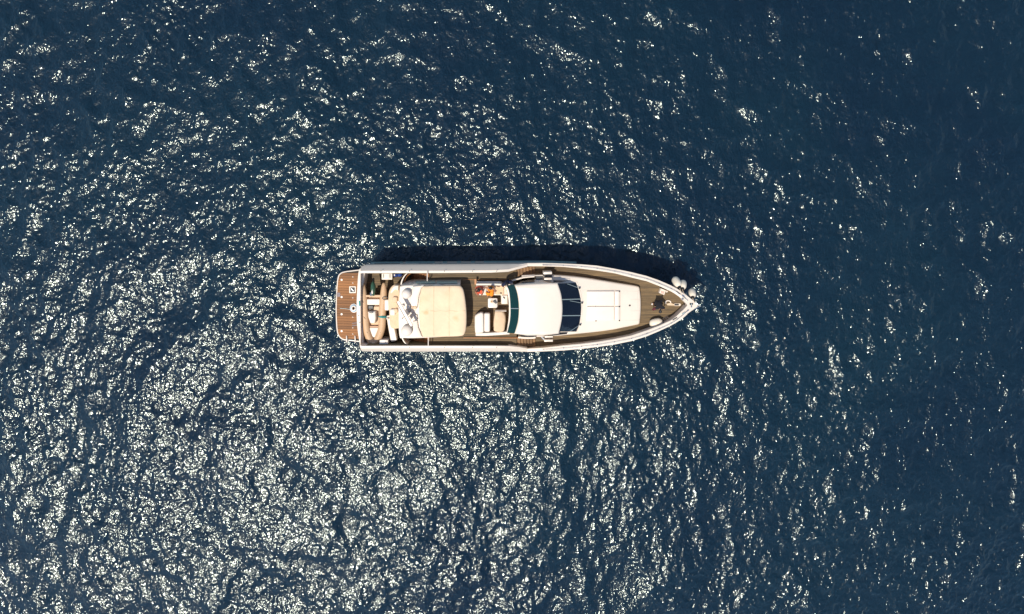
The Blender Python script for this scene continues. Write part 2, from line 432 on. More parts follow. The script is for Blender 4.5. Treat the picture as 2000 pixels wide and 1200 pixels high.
# --- raised bulwark aft, leaning inboard, and the gunwale forward of it
for up in (True, False):
    rings = []
    tab = [(704, 524, 529, 683, 680), (707, 520, 528.5, 686, 681.5), (715, 517.6, 528.3, 686.8, 681.4), (760, 517, 528.2, 687.2, 681.2), (860, 516.6, 528.2, 687.2, 681),
           (960, 516, 527.4, 687.1, 681), (993, 515.6, 525.6, 687, 681.4), (1012, 515.3, 520.5, 687, 683), (1030, 515.1, 515.9, 686.9, 686.2)]
    for px, ko, co, kl, ll in tab:
        zk = 3.2 if px < 1000 else 3.16 if px < 1020 else 3.1
        zc = 3.72 if px < 1000 else interp([(993, 3.72), (1030, 3.16)], px)[0]
        s = 1 if up else -1
        k = P(px, ko if up else kl, zk); c = P(px, co if up else ll, zc)
        c2 = c+Vector((0, -s*0.19, 0))
        rings.append([k, k.lerp(c, 0.5)+Vector((0, s*0.03, 0)), c+Vector((0, s*0.0, -0.05)), c+Vector((0, -s*0.03, 0)), c2+Vector((0, s*0.02, 0)), c2+Vector((0, 0, -0.04)), Vector((c2.x, c2.y, 1.55 if px < 840 else 2.2))])
    MB().loft(rings, close=False, cap0=True, cap1=True).build('aft_bulwark', WHITE, yacht, 35)
    s = 1 if up else -1
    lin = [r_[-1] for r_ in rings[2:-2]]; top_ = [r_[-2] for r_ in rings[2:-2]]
    MB().loft([[Vector((q.x, q.y-s*.005, q.z)), Vector((t_.x, t_.y-s*.005, t_.z-.10)), Vector((t_.x, t_.y-s*.03, t_.z-.10)), Vector((q.x, q.y-s*.03, q.z))] for q, t_ in zip(lin, top_)]).build('bulwark_shade_panel', SHADE_BROWN, yacht)  # added thin panel; its dark colour stands in for shade on the inner face
    rings = []
    rows = [(px, (uo, ui) if up else (lo, li)) for px, uo, ui, lo, li in CAPF]
    for px, (o_, i_) in rows:
        z = zcap(px); s = 1 if up else -1
        o = P(px, o_, z); i = P(px, i_, z)
        rings.append([o+Vector((0, s*0.02, -0.10)), o+Vector((0, s*0.02, 0.01)), o.lerp(i, 0.18)+Vector((0, 0, 0.035)), o.lerp(i, 0.82)+Vector((0, 0, 0.035)), i+Vector((0, 0, 0.0)), i+Vector((0, s*0.05, -0.05)), Vector((i.x, i.y+s*0.05, zfd(px)-0.08))])
    MB().loft(rings, close=False, cap0=True, cap1=False).build('gunwale', WHITE, yacht, 30)
# bow plate closing the cap at the stem
z = zcap(1350)+0.025
MB().prism(poly([(1330, 570), (1341, 577.2), (1350, 584), (1358, 590.4), (1365, 597.5), (1358, 602.5), (1350, 607.8), (1341, 614.3), (1331, 622.4), (1333, 607), (1342, 597), (1342, 595), (1333, 586)], z), z-0.5, z+0.03, 0.02).build('bow_plate', NONSKID, yacht)
# --- decks: a dark bed of caulking under real planks
fore = [P(px, ui-0.4, zfd(px)) for px, uo, ui, lo, li in CAPF]+[P(px, li+0.4, zfd(px)) for px, uo, ui, lo, li in CAPF[::-1]]
zx = lambda x: zfd(1000+x/0.0342)
mb = MB(); n = len(CAPF)
for k in range(n-1):
    q = [fore[k], fore[k+1], fore[2*n-2-k], fore[2*n-1-k]]
    mb.add([Vector((p.x, p.y, zx(p.x)-0.02)) for p in q], [(0, 1, 2, 3)])
fd = mb.build('foredeck', CAULK, yacht)
mb = MB()
for r_ in plank_runs(fore, 0.115, 0.009): plank_box(mb, r_, zx, 0.03)
mb.build('foredeck_planking', TEAK, fd, kind='stuff')
aft = poly([(838, 531), (1009, 528), (1009, 677), (838, 677)], ZD)
ad = MB().prism(aft, ZD-0.25, ZD-0.015).build('aft_deck', CAULK, yacht)
mb = MB()
for r_ in plank_runs(aft, 0.115, 0.009): plank_box(mb, r_, lambda x: ZD, 0.025)
mb.build('aft_deck_planking', TEAK, ad, kind='stuff')
well = poly([(702, 531), (840, 531), (840, 678), (702, 678)], ZW)
wd = MB().prism(well, ZW-0.2, ZW-0.015).build('tender_well_floor', CAULK, yacht)
mb = MB()
for r_ in plank_runs(well, 0.115, 0.009): plank_box(mb, r_, lambda x: ZW, 0.025)
mb.build('well_planking', TEAK, wd, kind='stuff')
# --- transom coaming behind the tender well
L_ = sp2([(704, 524), (700, 531), (697.5, 560), (696, 600), (697, 635), (701, 665), (704, 683)], 5)
R_ = sp2([(711, 681.5), (709, 650), (706.5, 600), (708, 565), (713, 531)], 5)
MB().prism(poly(L_+R_, 2.75), 0.2, 2.75, 0.05, 3).build('transom_coaming', WHITE, yacht, 40)
MB().bar(P(702, 588, 2.76), P(703, 598, 2.76), 0.09, 0.03).build('fairlead', TEAL, yacht)
for q in ((700.6, 617), (702.4, 630)):
    c = P(*q, 2.76); MB().ball(c, 0.035, 0.035, 0.03, 8, 4).build('deck_filler_cap', BLACK, yacht)
# --- swim platform with its planks
out = sp2([(714, 525.5), (703, 526.5), (690, 528), (672, 530.5), (664, 534), (659.5, 541), (657, 560), (655.2, 600), (656.2, 635), (658.5, 652), (663, 660), (671, 665), (688, 667), (705, 669), (714, 669.5)], 5)
pf = MB().prism(poly(out, ZP), 0.12, ZP-0.02, 0.03, 2).build('swim_platform', WHITE, yacht, 40)
inn = inset(ccw(poly(out, ZP)), 0.085)
MB().prism(inn, ZP-0.03, ZP-0.012).build('caulking_bed', CAULK, pf)
for r_ in plank_runs(inn, 0.178, 0.016):
    if min(r_[1]-r_[0], r_[3]-r_[2]) > 0.2:
        m_ = MB(); plank_box(m_, r_, lambda x: ZP+0.012, 0.022); m_.build('plank', TEAKP, pf)
for py in (547, 580.5, 614, 647):
    MB().prism(poly(rrect(665.2, py-2.1, 669.4, py+2.1, 2.0), ZP+0.02), ZP, ZP+0.035, 0.01).build('platform_light', DOMEW, pf)
for py in (541, 553, 570, 582, 619.5, 640.5, 652.5):
    c = P(689.3, py, ZP+.02); MB().ball(c, 0.05, 0.045, 0.045, 10, 5).build('platform_stud', DOMEW, pf)
mb = MB().prism(poly(rrect(682, 559.5, 695, 573, 1), ZP+0.06), ZP+0.012, ZP+0.06, 0.012)
hf = mb.build('boarding_ladder_hatch', WHITE, pf)
MB().prism(poly(rrect(684, 561.6, 693, 571, 1), ZP+0.07), ZP+0.055, ZP+0.068).build('hatch_recess', DARK, hf)
MB().bar(P(686, 564, ZP+.07), P(690.5, 569, ZP+.07), 0.06, 0.03).build('hatch_handle', STEEL, hf)
for px in (677, 693.5):
    MB().tube([P(px, 656.5, ZP+0.03), P(px+.2, 660, ZP+.11), P(px+.4, 666, ZP+.10), P(px+.4, 668.5, ZP-.1)], 0.05, 8).build('platform_cleat', DOMEW, pf, 60)
for py in (632, 636.5):
    MB().bar(P(688, py, ZP+.016), P(698, py-1.5, ZP+.016), 0.06, 0.04).build('hinge_strap', PLATE, pf)
MB().prism(poly(rrect(657.5, 572, 664.5, 580, 1), ZP+.015), ZP+.0, ZP+.024).build('mooring_plate', PLATE, pf)
# --- stairs down from the aft deck into the well, both sides
for up in (True, False):
    y0, y1 = (531.5, 550) if up else (659.5, 677.5)
    for k in range(7):
        xa, xb = 803+5.2*k, 803+5.2*(k+1)+0.3
        z = ZW+(ZD-ZW)*(k+1)/8
        MB().prism(poly([(xa, y0), (xb, y0), (xb, y1), (xa, y1)], z), ZW-0.01+0.003*k, z, 0.012).build('stair_tread', TEAKP, yacht)
    if up: arc = [(783.5, 558), (784, 552), (787, 544), (792, 537), (799, 532)]
    else: arc = [(784.5, 655), (786, 662), (790, 669), (796, 674), (804, 678)]
    a_ = spline(arc, 5)
    MB().loft([[P(p.x-1.1, p.y, ZD+.3)-Vector((0, 0, 1.5)), P(p.x-1.1, p.y, ZD+.32), P(p.x+1.1, p.y, ZD+.32), P(p.x+1.1, p.y, ZD+.3)-Vector((0, 0, 1.5))] for p in a_]).build('stair_coaming', WHITE, yacht, 40)
    MB().tube([P(p.x+4.5, p.y+(1.5 if up else -1.5), ZD+0.1-0.03*k) for k, p in enumerate(a_)], 0.035, 8).build('stair_handrail', TRIM, yacht, 60)
    x = 834.5 if up else 836.5
    mb = MB(); ya, yb = (531, 549) if up else (659, 677)
    mb.tube([P(x, ya, ZD+.75), P(x, yb, ZD+.75)], 0.03, 8); mb.tube([P(x, ya, ZD+.4), P(x, yb, ZD+.4)], 0.02, 6)
    for yy in (ya+.6, yb-.6): mb.tube([P(x, yy, ZD+.75), P(x, yy, ZD+.75)-Vector((0, 0, .75))], 0.03, 8)
    mb.build('stair_gate', DOMEW, yacht, 60)
# --- house under the bimini and the radar deck
bot = sp2([(782, 556), (790, 551.5), (803, 548), (830, 547), (900, 546.5)], 4)+sp2([(902, 655), (830, 658), (790, 658), (781, 652), (778, 600)], 4)
top = sp2([(781, 560), (789, 558), (803, 557.5), (830, 557.3), (898, 556.8)], 4)+sp2([(899, 656), (830, 660), (790, 660.5), (780, 655), (778, 600)], 4)
B_ = poly(bot, ZD); T_ = poly(top, 3.98); T2 = inset(ccw(T_), 0.05)
if area(T_) < 0: B_ = B_[::-1]; T_ = T_[::-1]
MB().loft([[Vector((p.x, p.y, ZW)) for p in B_], B_, T_, [Vector((p.x, p.y, 4.02)) for p in T2]]).build('aft_house', WHITE, yacht, 35)
# canvas side screens and dark frame under the bimini's shaded side
mb = MB()
for xa, xb in ((800, 846), (846, 898)):
    mb.tube([P(xa, 552, 3.6), P((xa+xb)/2, 557.5, 4.12), P(xb, 557, 4.12)], 0.02, 6)
mb.build('bimini_frame', STEEL, yacht, 60)
for xa, xb in ((812, 850), (853, 893)):
    q = [P(xa, 549, 3.3), P(xb, 548.4, 3.3), P(xb, 554, 3.85), P(xa, 554.4, 3.85)]
    n_ = (q[1]-q[0]).cross(q[3]-q[0]).normalized()*0.012
    if n_.z < 0: n_ = -n_
    MB().loft([[p+n_*0.2 for p in q], [p+n_*2 for p in q]]).build('side_screen', SCREENC, yacht)
# --- bimini: a crowned cream canvas with a shallow valance
bt = sp2([(826, 559.5), (860, 558.6), (895, 558.6), (900.5, 560.5), (904.5, 566), (907.5, 580), (910, 600), (910.8, 620), (910, 640), (907, 652), (900, 656.6), (870, 658), (830, 658.6), (825, 656), (822.5, 650), (820, 635), (818.8, 605), (820, 580), (822.5, 565), (826, 559.5)], 4)[:-1]
T_ = ccw(poly(bt, 4.42))
rings = [[Vector((p.x, p.y, 4.28)) for p in inset(T_, -0.005)], [Vector((p.x, p.y, 4.40)) for p in T_]]
c = sum(T_, Vector())/len(T_)
rng_ = random.Random(4)
for f, h in ((0.97, 0.05), (0.88, 0.085), (0.72, 0.115), (0.5, 0.13), (0.25, 0.14)):
    rings.append([Vector((c.x+(p.x-c.x)*f, c.y+(p.y-c.y)*f, 4.40+h+rng_.uniform(-1, 1)*0.008+0.016*math.cos((p.x-c.x)*f*5.6))) for p in T_])
rings.append([Vector((c.x+(p.x-c.x)*0.02, c.y+(p.y-c.y)*.02, 4.54)) for p in T_])
m_ = CANVAS; nt = m_.node_tree
bim = MB().loft(rings, True, False, True).build('bimini', CANVAS, yacht, 60)
def canopy_z(p):
    f = min(1, max(abs(p.x-c.x)/1.66, abs(p.y-c.y)/1.80))
    return 4.40+interp([(0, .14), (.25, .14), (.5, .13), (.72, .115), (.88, .085), (.97, .05), (1, 0)], f)[0]
for line in ([(847, 561.5+k*3.8) for k in range(26)], [(877, 561+k*3.85) for k in range(26)], [(823+k*3.4, 608+.5*math.sin(k)) for k in range(26)]):
    pts = []
    for q in line:
        p = P(*q, 4.5); p.z = canopy_z(p)+.004; pts.append(p)
    MB().tube(pts, .011, 5).build('seam', CANVAS, bim, 60)
mb = MB()
for px in (842, 865, 888):
    mb.bar(P(px, 562, 4.36), P(px+1.5, 655, 4.36), 0.012, 0.012)
for q in ((826, 562), (904, 568), (826, 654), (904, 650)):
    p = P(*q, 4.4); mb.tube([p, Vector((p.x, p.y, 3.1))], 0.025, 6)
mb.build('canopy_poles', STEEL, bim, 60)
# --- radar deck: two domes, the open array on its pedestal, small gear
for (cx, cy, r_, h) in ((792.5, 575.5, 0.31, 0.28), (793, 647.5, 0.36, 0.28)):
    c = P(cx, cy, 4.5); c.z = 4.02
    d_ = MB().ball(c+Vector((0, 0, 0.22)), r_, r_, h, 24, 8, lo=0).build('satellite_dome', DOMEW, yacht, 60)
    MB().tube([c, c+Vector((0, 0, .225))], [r_*.8, r_*.99], 20).build('dome_base', DOMEW, d_, 40)
pc = P(792, 613, 4.6)
A, B = P(777.5, 588.5, 4.85), P(804.5, 637, 4.85)
pd = MB().tube([Vector((pc.x, pc.y, 4.0)), Vector((pc.x, pc.y, 4.5)), Vector((pc.x, pc.y, 4.8))], [0.2, 0.17, 0.13], 14).build('radar_pedestal', DOMEW, yacht, 50)
n_ = (B-A).cross(Vector((0, 0, 1))).normalized()
mb = MB(); s_ = []
for k, w in ((0, .05), (.04, .10), (.96, .10), (1, .05)):
    p = A.lerp(B, k); s_.append([p-n_*w, p+n_*w, p+n_*w*.8+Vector((0, 0, .1)), p-n_*w*.8+Vector((0, 0, .1))])
ra = mb.loft(s_).build('radar_scanner', DOMEW, pd)
n2 = n_ if n_.x < 0 else -n_
MB().bar(A+n2*0.115, B+n2*0.115, 0.02, 0.09).build('scanner_face', BLACK, ra)
for (x, y, l, w, h, m_) in ((797, 600, 7, 6, .25, STEEL), (808, 601, 10, 6, .2, COVER), (800, 622, 5, 8, .35, DOMEW), (812, 620, 6, 9, .12, STEEL), (786, 598, 5, 5, .2, DOMEW)):
    z = 4.02+h; MB().prism(poly(rrect(x-l/2, y-w/2, x+l/2, y+w/2, 1.5), z), 4.01, z, 0.03, 2).build('deck_locker', m_ if m_ is not STEEL else NONSKID, yacht)
for (x, y, h) in ((800.5, 608, 1.1), (806, 612, .8), (786, 622, .6)):
    p = P(x, y, 4.3); MB().tube([Vector((p.x, p.y, 4.0)), Vector((p.x, p.y, 4.0+h))], [.02, .008], 6).build('whip_antenna', BLACK, yacht)
for (x, y) in ((814, 575), (815, 640), (786, 622)):
    c = P(x, y, 4.03); MB().ball(c, .04, .04, .04, 8, 5).build('deck_fitting', BLACK, yacht)
# raised white wings each side of the arch
for pts in ([(806, 560), (812, 559), (829, 558), (823, 563), (818, 580), (815, 602), (803, 598), (801, 580)], [(806, 628), (815, 626), (817, 640), (823, 655), (826, 659), (800, 660), (799, 655), (806, 645)]):
    MB().prism(poly(pts, 4.15), 4.0, 4.15, 0.05, 3).build('arch_wing', WHITE, yacht, 40)
# --- aft sun lounge overhanging the well, covered with tan canvas
q = sp2([(780, 557), (770, 556.5), (763, 562), (759, 572), (758, 590), (760, 610), (763, 640), (779, 642)], 4)
MB().prism(poly(q, 3.35), 2.2, 3.35, 0.10, 4, radial=True).build('aft_lounge', COVER, yacht, 45)
q = sp2([(778, 558), (770, 559), (765, 565), (763, 574), (772, 566), (778, 568)], 3)
MB().prism(poly(q, 3.45), 3.2, 3.45, 0.04, 3, radial=True).build('lounge_pillow', CUSH, yacht, 45)
for rc in ((761, 604, 772, 617), (769, 603, 777, 612), (766, 580, 776, 592)):
    z = 3.55; MB().prism(poly(rrect(*rc, 3.5), z), 3.2, z, 0.1, 4).build('lounge_cushion', CUSH if rc[0] == 761 else COVER, yacht, 45)
# long white davit boom lying across the well
a_, b_ = P(759.5, 617, 2.95), P(769.2, 666.5, 2.95); n_ = (b_-a_).cross(Vector((0, 0, 1))).normalized()
rr = []
for k, w in ((0, .13), (.03, .17), (.5, .20), (.97, .21), (1, .17)):
    p = a_.lerp(b_, k); rr.append([p-n_*w-Vector((0, 0, .55)), p+n_*w-Vector((0, 0, .55)), p+n_*w-Vector((0, 0, .04)), p+n_*(w-.04), p-n_*(w-.04), p-n_*w-Vector((0, 0, .04))])
db = MB().loft(rr).build('davit_boom', WHITE, yacht)
MB().ball(P(757.5, 622, 2.95), .1, .1, .2, 10, 6).build('davit_knuckle', DOMEW, db, 60)
p = P(770, 660, 2.3); MB().tube([Vector((p.x, p.y, ZW)), Vector((p.x, p.y, 2.36))], .16, 14).build('davit_post', WHITE, db, 50)
# --- cockpit on the aft deck
ZF = ZD+0.012
co = [(927.5, 549), (960, 549.5), (985, 550), (1003, 554), (1003, 560), (988, 558.3), (960, 557.6), (931, 557.5), (931, 549.5)]
def wall(px_line, z0, z1, w, name, m, closed=False):
    L = [P(x, y, z1) for x, y in px_line]; rings = []
    for i, p in enumerate(L):
        t = (L[min(i+1, len(L)-1)]-L[max(i-1, 0)]); t.z = 0; t.normalize(); n = Vector((-t.y, t.x, 0))*w/2
        rings.append([Vector((p.x-n.x, p.y-n.y, z0)), p-n-Vector((0, 0, .03)), p-n*.7, p+n*.7, p+n-Vector((0, 0, .03)), Vector((p.x+n.x, p.y+n.y, z0))])
    return MB().loft(rings).build(name, m, yacht, 40)
wall(sp2([(930, 556), (960, 556), (985, 556.5), (1002, 557)], 4), ZF, 3.95, 0.13, 'cockpit_coaming', WHITE)
wall(sp2([(929, 653.5), (950, 653.5), (975, 652), (995, 650.5)], 4), ZF, 3.95, 0.2, 'cockpit_coaming', WHITE)
MB().bar(P(928.5, 545.5, 3.5), P(928.8, 556, 3.5), .12, .06).build('coaming_end', TRIM, yacht)
z = 3.42
MB().prism(poly([(931, 549.7), (976, 550), (980, 551), (980, 554.8), (931, 554.6)], z), ZF, z, 0.03, 2).build('side_locker', WHITE, yacht)
MB().prism(poly([(905, 545.6), (1008, 546.6), (1008, 547.6), (905, 546.6)], ZD+.1), ZF, ZD+.1, 0.01).build('deck_kerb', TRIM, yacht)
MB().prism(poly([(905, 659.5), (1046, 660), (1046, 661.2), (905, 661)], ZD+.12), 2.2, ZD+.12, 0.01).build('deck_kerb', TRIM, yacht)
dash = sp2([(987, 560), (991.5, 575), (994, 600), (993, 625), (989, 650)], 4)
MB().prism(poly(dash+[(1010, 651), (1016, 625), (1018, 600), (1016, 575), (1010, 557)], 3.9), ZF, 3.9, 0.04, 3).build('dashboard', WHITE, yacht, 40)
bench = MB().prism(poly([(930.5, 558), (987, 558.5), (991.5, 575), (992, 594), (979, 594.5), (978, 577), (931, 577)], 3.5), ZF, 3.5, 0.04, 2).build('bench', WHITE, yacht, 40)
for rc in ((931.5, 559, 950, 576.5), (950.8, 559, 967, 576.5), (967.8, 559, 984, 576.2)):
    MB().prism(poly(rrect(*rc, 2), 3.6), 3.48, 3.6, 0.05, 3).build('seat_cushion', COVER if rc[0] > 967 else CUSH, bench, 45)
MB().prism(poly(rrect(978.5, 577, 991.5, 594.5, 3), 3.63), 3.48, 3.63, 0.06, 3).build('seat_cushion', CUSH, bench, 45)
z = 3.92
tb = MB().prism(poly(rrect(953, 582.8, 971.4, 601.6, 2.6), z), z-.06, z, 0.02, 2).build('cockpit_table', WHITE, yacht, 40)
p = P(963, 592, z); MB().tube([Vector((p.x, p.y, ZF)), Vector((p.x, p.y, z-.05))], .07, 12).build('table_leg', STEEL, tb, 50)
# helm seat with two cushions, dash cover
z = 3.95
hs = MB().prism(poly([(928, 615), (932, 612.5), (956, 613), (957, 650), (928, 651)], 3.5), ZF, 3.5, .04, 2).build('helm_seat', WHITE, yacht, 40)
MB().prism(poly([(926.8, 620), (928, 616.5), (933, 613), (939, 610.6), (943, 611.5), (944.4, 615), (944.6, 649), (942, 650.6), (930, 651.4), (928, 650), (927, 640)], z), 3.45, z, 0.09, 4).build('helm_cushion', CUSH, hs, 45)
MB().prism(poly(rrect(945.4, 612, 957, 649, 3), z-.05), 3.45, z-.05, 0.09, 4).build('helm_cushion', CUSH, hs, 45)
q = [(967, 608.5), (978, 608), (984, 611), (987.5, 620), (987, 634), (983, 648.5), (966, 648), (964.2, 640), (963.8, 632), (965, 620)]
MB().prism(poly(sp2(q+[q[0]], 3)[:-1], 3.98), ZF, 3.98, 0.14, 4, crown=0.05, radial=True).build('helm_console_cover', COVER, yacht, 50)
MB().prism(poly([(967, 607), (989, 607), (989, 608.8), (967, 608.8)], 3.9), ZF, 3.9, .02).build('console_edge', WHITE, yacht)
# --- pilothouse: sloping sides with dark windows, white roof, windscreens
rt = sp2([(1004, 557), (1010, 575), (1012.5, 600), (1011, 628), (1004, 652)], 4)
rf = sp2([(1091, 652), (1096.5, 628), (1098.5, 602), (1096, 576), (1089, 553.5)], 4)
T_ = poly(rt+[(1030, 655), (1060, 654.5)]+rf+[(1060, 554), (1030, 555.5)], 4.08)
b1 = [(1002, 556), (1010, 575), (1012, 600), (1011, 628), (1002, 653)]
Bt = poly([(x-1.5, y) for x, y in rt]+[(1030, 656), (1060, 656)]+[(x+2, y) for x, y in rf]+[(1060, 547.5), (1030, 549)], 3.3)
T_, Bt = (T_, Bt) if area(T_) > 0 else (T_[::-1], Bt[::-1])
T2 = [Vector((p.x, p.y, 4.13)) for p in inset(T_, .05)]; T3 = [Vector((p.x, p.y, 4.15)) for p in inset(T_, .12)]
MB().loft([[Vector((p.x, p.y, 2.4)) for p in Bt], Bt, T_, T2, T3]).build('pilothouse_roof', WHITE, yacht, 40)
def resample(pts, n=25):
    d = [0]
    for a_, b_ in zip(pts, pts[1:]): d.append(d[-1]+(b_-a_).length)
    o = []; k = 0
    for i in range(n):
        t = d[-1]*i/(n-1)
        while k < len(pts)-2 and d[k+1] < t: k += 1
        o.append(pts[k].lerp(pts[k+1], (t-d[k])/max(1e-9, d[k+1]-d[k])))
    return o
def screen(top, bot, zt, zb, bars, name, m, frame_m, out):
    top = resample(spline(top, 6)); bot = resample(spline(bot, 6)); A = [P(p.x, p.y, zt) for p in top]; B = [P(p.x, p.y, zb) for p in bot]
    th = Vector((0, 0, .015))
    MBt = MB(); n = len(A)
    rings = [[A[i]-th, A[i]+th, B[i]+th, B[i]-th] for i in range(n)]
    g = MBt.loft(rings).build(name, m, yacht, 30)
    for t in bars:
        i = int(t*(n-1)); f = t*(n-1)-i
        p, q = A[i].lerp(A[min(i+1, n-1)], f), B[i].lerp(B[min(i+1, n-1)], f)
        MB().bar(p+th*.8, q+th*.8, .055, .035).build('mullion', frame_m, g)
    return g, A, B
GREY = mat('aluminium_frame', (0.30, 0.36, 0.36), 0.45, metal=0.3)
g, A, B = screen([(988.5, 557.5), (994, 570), (996.5, 600), (995.5, 626), (990, 650.5)], [(1004.5, 556.5), (1010.5, 575), (1013.3, 601), (1011.5, 628), (1005, 651.5)], 4.5, 4.12, (0.49,), 'flybridge_screen', SCREEN, GREY, 0)
MB().tube([p+Vector((0, 0, .02)) for p in A], .022, 6).build('screen_rail', WHITE, g, 60)
g, A, B = screen([(1089, 554.5), (1095.5, 576), (1098.3, 602), (1096.3, 628), (1091, 648)], [(1124.5, 552.8), (1130.5, 570), (1134.3, 592), (1134.2, 612), (1131, 634), (1125.5, 648)], 4.06, 3.14, (0.335, 0.665), 'windscreen', WINDOW, GREY, 0)
for (x0, y0, x1, y1) in ((1131, 563, 1108, 554.5), (1136, 592, 1113, 587.5), (1132.5, 634.5, 1113, 647)):
    a_ = P(x0, y0, 3.2); b_ = P(x1, y1, 3.62)
    w = MB().tube([a_+Vector((0, 0, .06)), b_+Vector((0, 0, .09))], .018, 6).build('wiper', GREY, g)
    MB().ball(a_+Vector((.03, 0, .03)), .07, .06, .06, 8, 5).build('wiper_motor', BLACK, w)
# cabin inside the windscreen: floor, dash and seats
fl = poly([(1085, 556), (1131, 556), (1131, 647), (1085, 647)], 2.6)
cb = MB().prism(fl, 2.35, 2.5).build('cabin_floor', DARK, yacht)
INT = mat('interior_panels', (0.05, 0.075, 0.095), 0.6, 0.3, 4)
MB().prism(poly([(1116, 556), (1130, 560), (1131, 640), (1116, 646)], 3.0), 2.5, 2.95, .03).build('cabin_dash', INT, cb)
for cy in (566, 601, 634):
    for rc in ((1100, cy-6, 1110, cy+6), (1111.5, cy-5, 1114, cy+5)):
        MB().prism(poly(rrect(*rc, 1.5), 3.1), 2.5, 3.1, .05, 2).build('cabin_seat', INT, cb)
# dark windows on the pilothouse sides
def sidewin(pts, z0, z1):
    q = [P(x, y, z) for (x, y), z in zip(pts, (z0, z0, z1, z1))]
    n = (q[1]-q[0]).cross(q[3]-q[0]).normalized()
    if n.z < 0: n = -n
    MB().loft([[p+n*.004 for p in q], [p+n*.02 for p in q]]).build('side_window', WINDOW, yacht)
sidewin([(1014, 549.9), (1044, 548.1), (1044, 550.8), (1020, 552.2)], 3.42, 3.78)
sidewin([(1081, 548.1), (1112, 549), (1096, 551), (1081, 551.3)], 3.42, 3.7)
# --- trunk cabin ahead of the windscreen
tu = sp2([(1046, 541), (1062, 538.5), (1078, 537.6), (1100, 538.8), (1125, 541), (1150, 544.2), (1180, 549), (1210, 553.8), (1240, 558.6), (1248, 560.6)], 3)
tr = sp2([(1249.5, 563), (1251.6, 580), (1252.2, 598), (1251.4, 616), (1249.6, 632)], 3)
tl = sp2([(1247, 634.5), (1220, 640), (1195, 645), (1165, 649), (1140, 651.6), (1110, 654.6), (1090, 656.6), (1062, 658.5), (1046, 659)], 3)
ol = tu+tr+tl
def ztr(px): return interp([(1046, 3.06), (1130, 3.08), (1250, 3.0)], px)[0]
O_ = [P(x, y, ztr(x)) for x, y in ol]
rev = area(O_) > 0
if not rev: O_ = O_[::-1]
I_ = inset(O_, .12); I2 = inset(O_, .04)
rings = [[Vector((p.x, p.y, 2.0)) for p in O_], [Vector((p.x, p.y, p.z-.1)) for p in O_],
         [Vector((q.x, q.y, p.z-.03)) for p, q in zip(O_, I2)], [Vector((q.x, q.y, p.z)) for p, q in zip(O_, I_)]]
MB().loft(rings).build('trunk_cabin', WHITE, yacht, 40)
# raised lip where the trunk meets the windscreen, breakwater line
wall(sp2([(1126, 551), (1132.5, 570), (1136.4, 592), (1136.2, 612), (1133, 634), (1127, 650)], 4), 3.0, 3.12, 0.10, 'windscreen_lip', WHITE)
# sunpad: two mattresses, bolsters
pad = MB().prism(poly(rrect(1144.5, 567.5, 1211.5, 628, 3), 3.09), 2.95, 3.1, .02, 2).build('sunpad_tray', WHITE, yacht, 40)
for rc in ((1146, 569, 1200, 598), (1146, 598.9, 1200, 626.4), (1200.8, 569, 1209.6, 598), (1200.8, 598.9, 1209.6, 626.4)):
    MB().prism(poly(rrect(*rc, 1.8), 3.2), 3.09, 3.2, .05, 4).build('sunpad_cushion', CUSH, pad, 45)
for q in ((1163, 598.5), (1164, 627), (1209.7, 569.6), (1209.8, 626.6), (1210, 599)):
    MB().ball(P(*q, 3.12), .05, .05, .04, 8, 4).build('sunpad_fastener', BLACK, pad)
for ya, yb in ((569.6, 569.6), (586, 586), (607.8, 607.8), (626, 626)):
    xa = 1212 if ya in (569.6, 626) else 1232
    MB().bar(P(xa, ya, 3.012), P(1249, yb, 3.006), .025, .012).build('panel_joint', NONSKID, yacht)
MB().ball(P(1230, 597, 3.02), .07, .06, .05, 10, 5).build('deck_vent', BLACK, yacht)
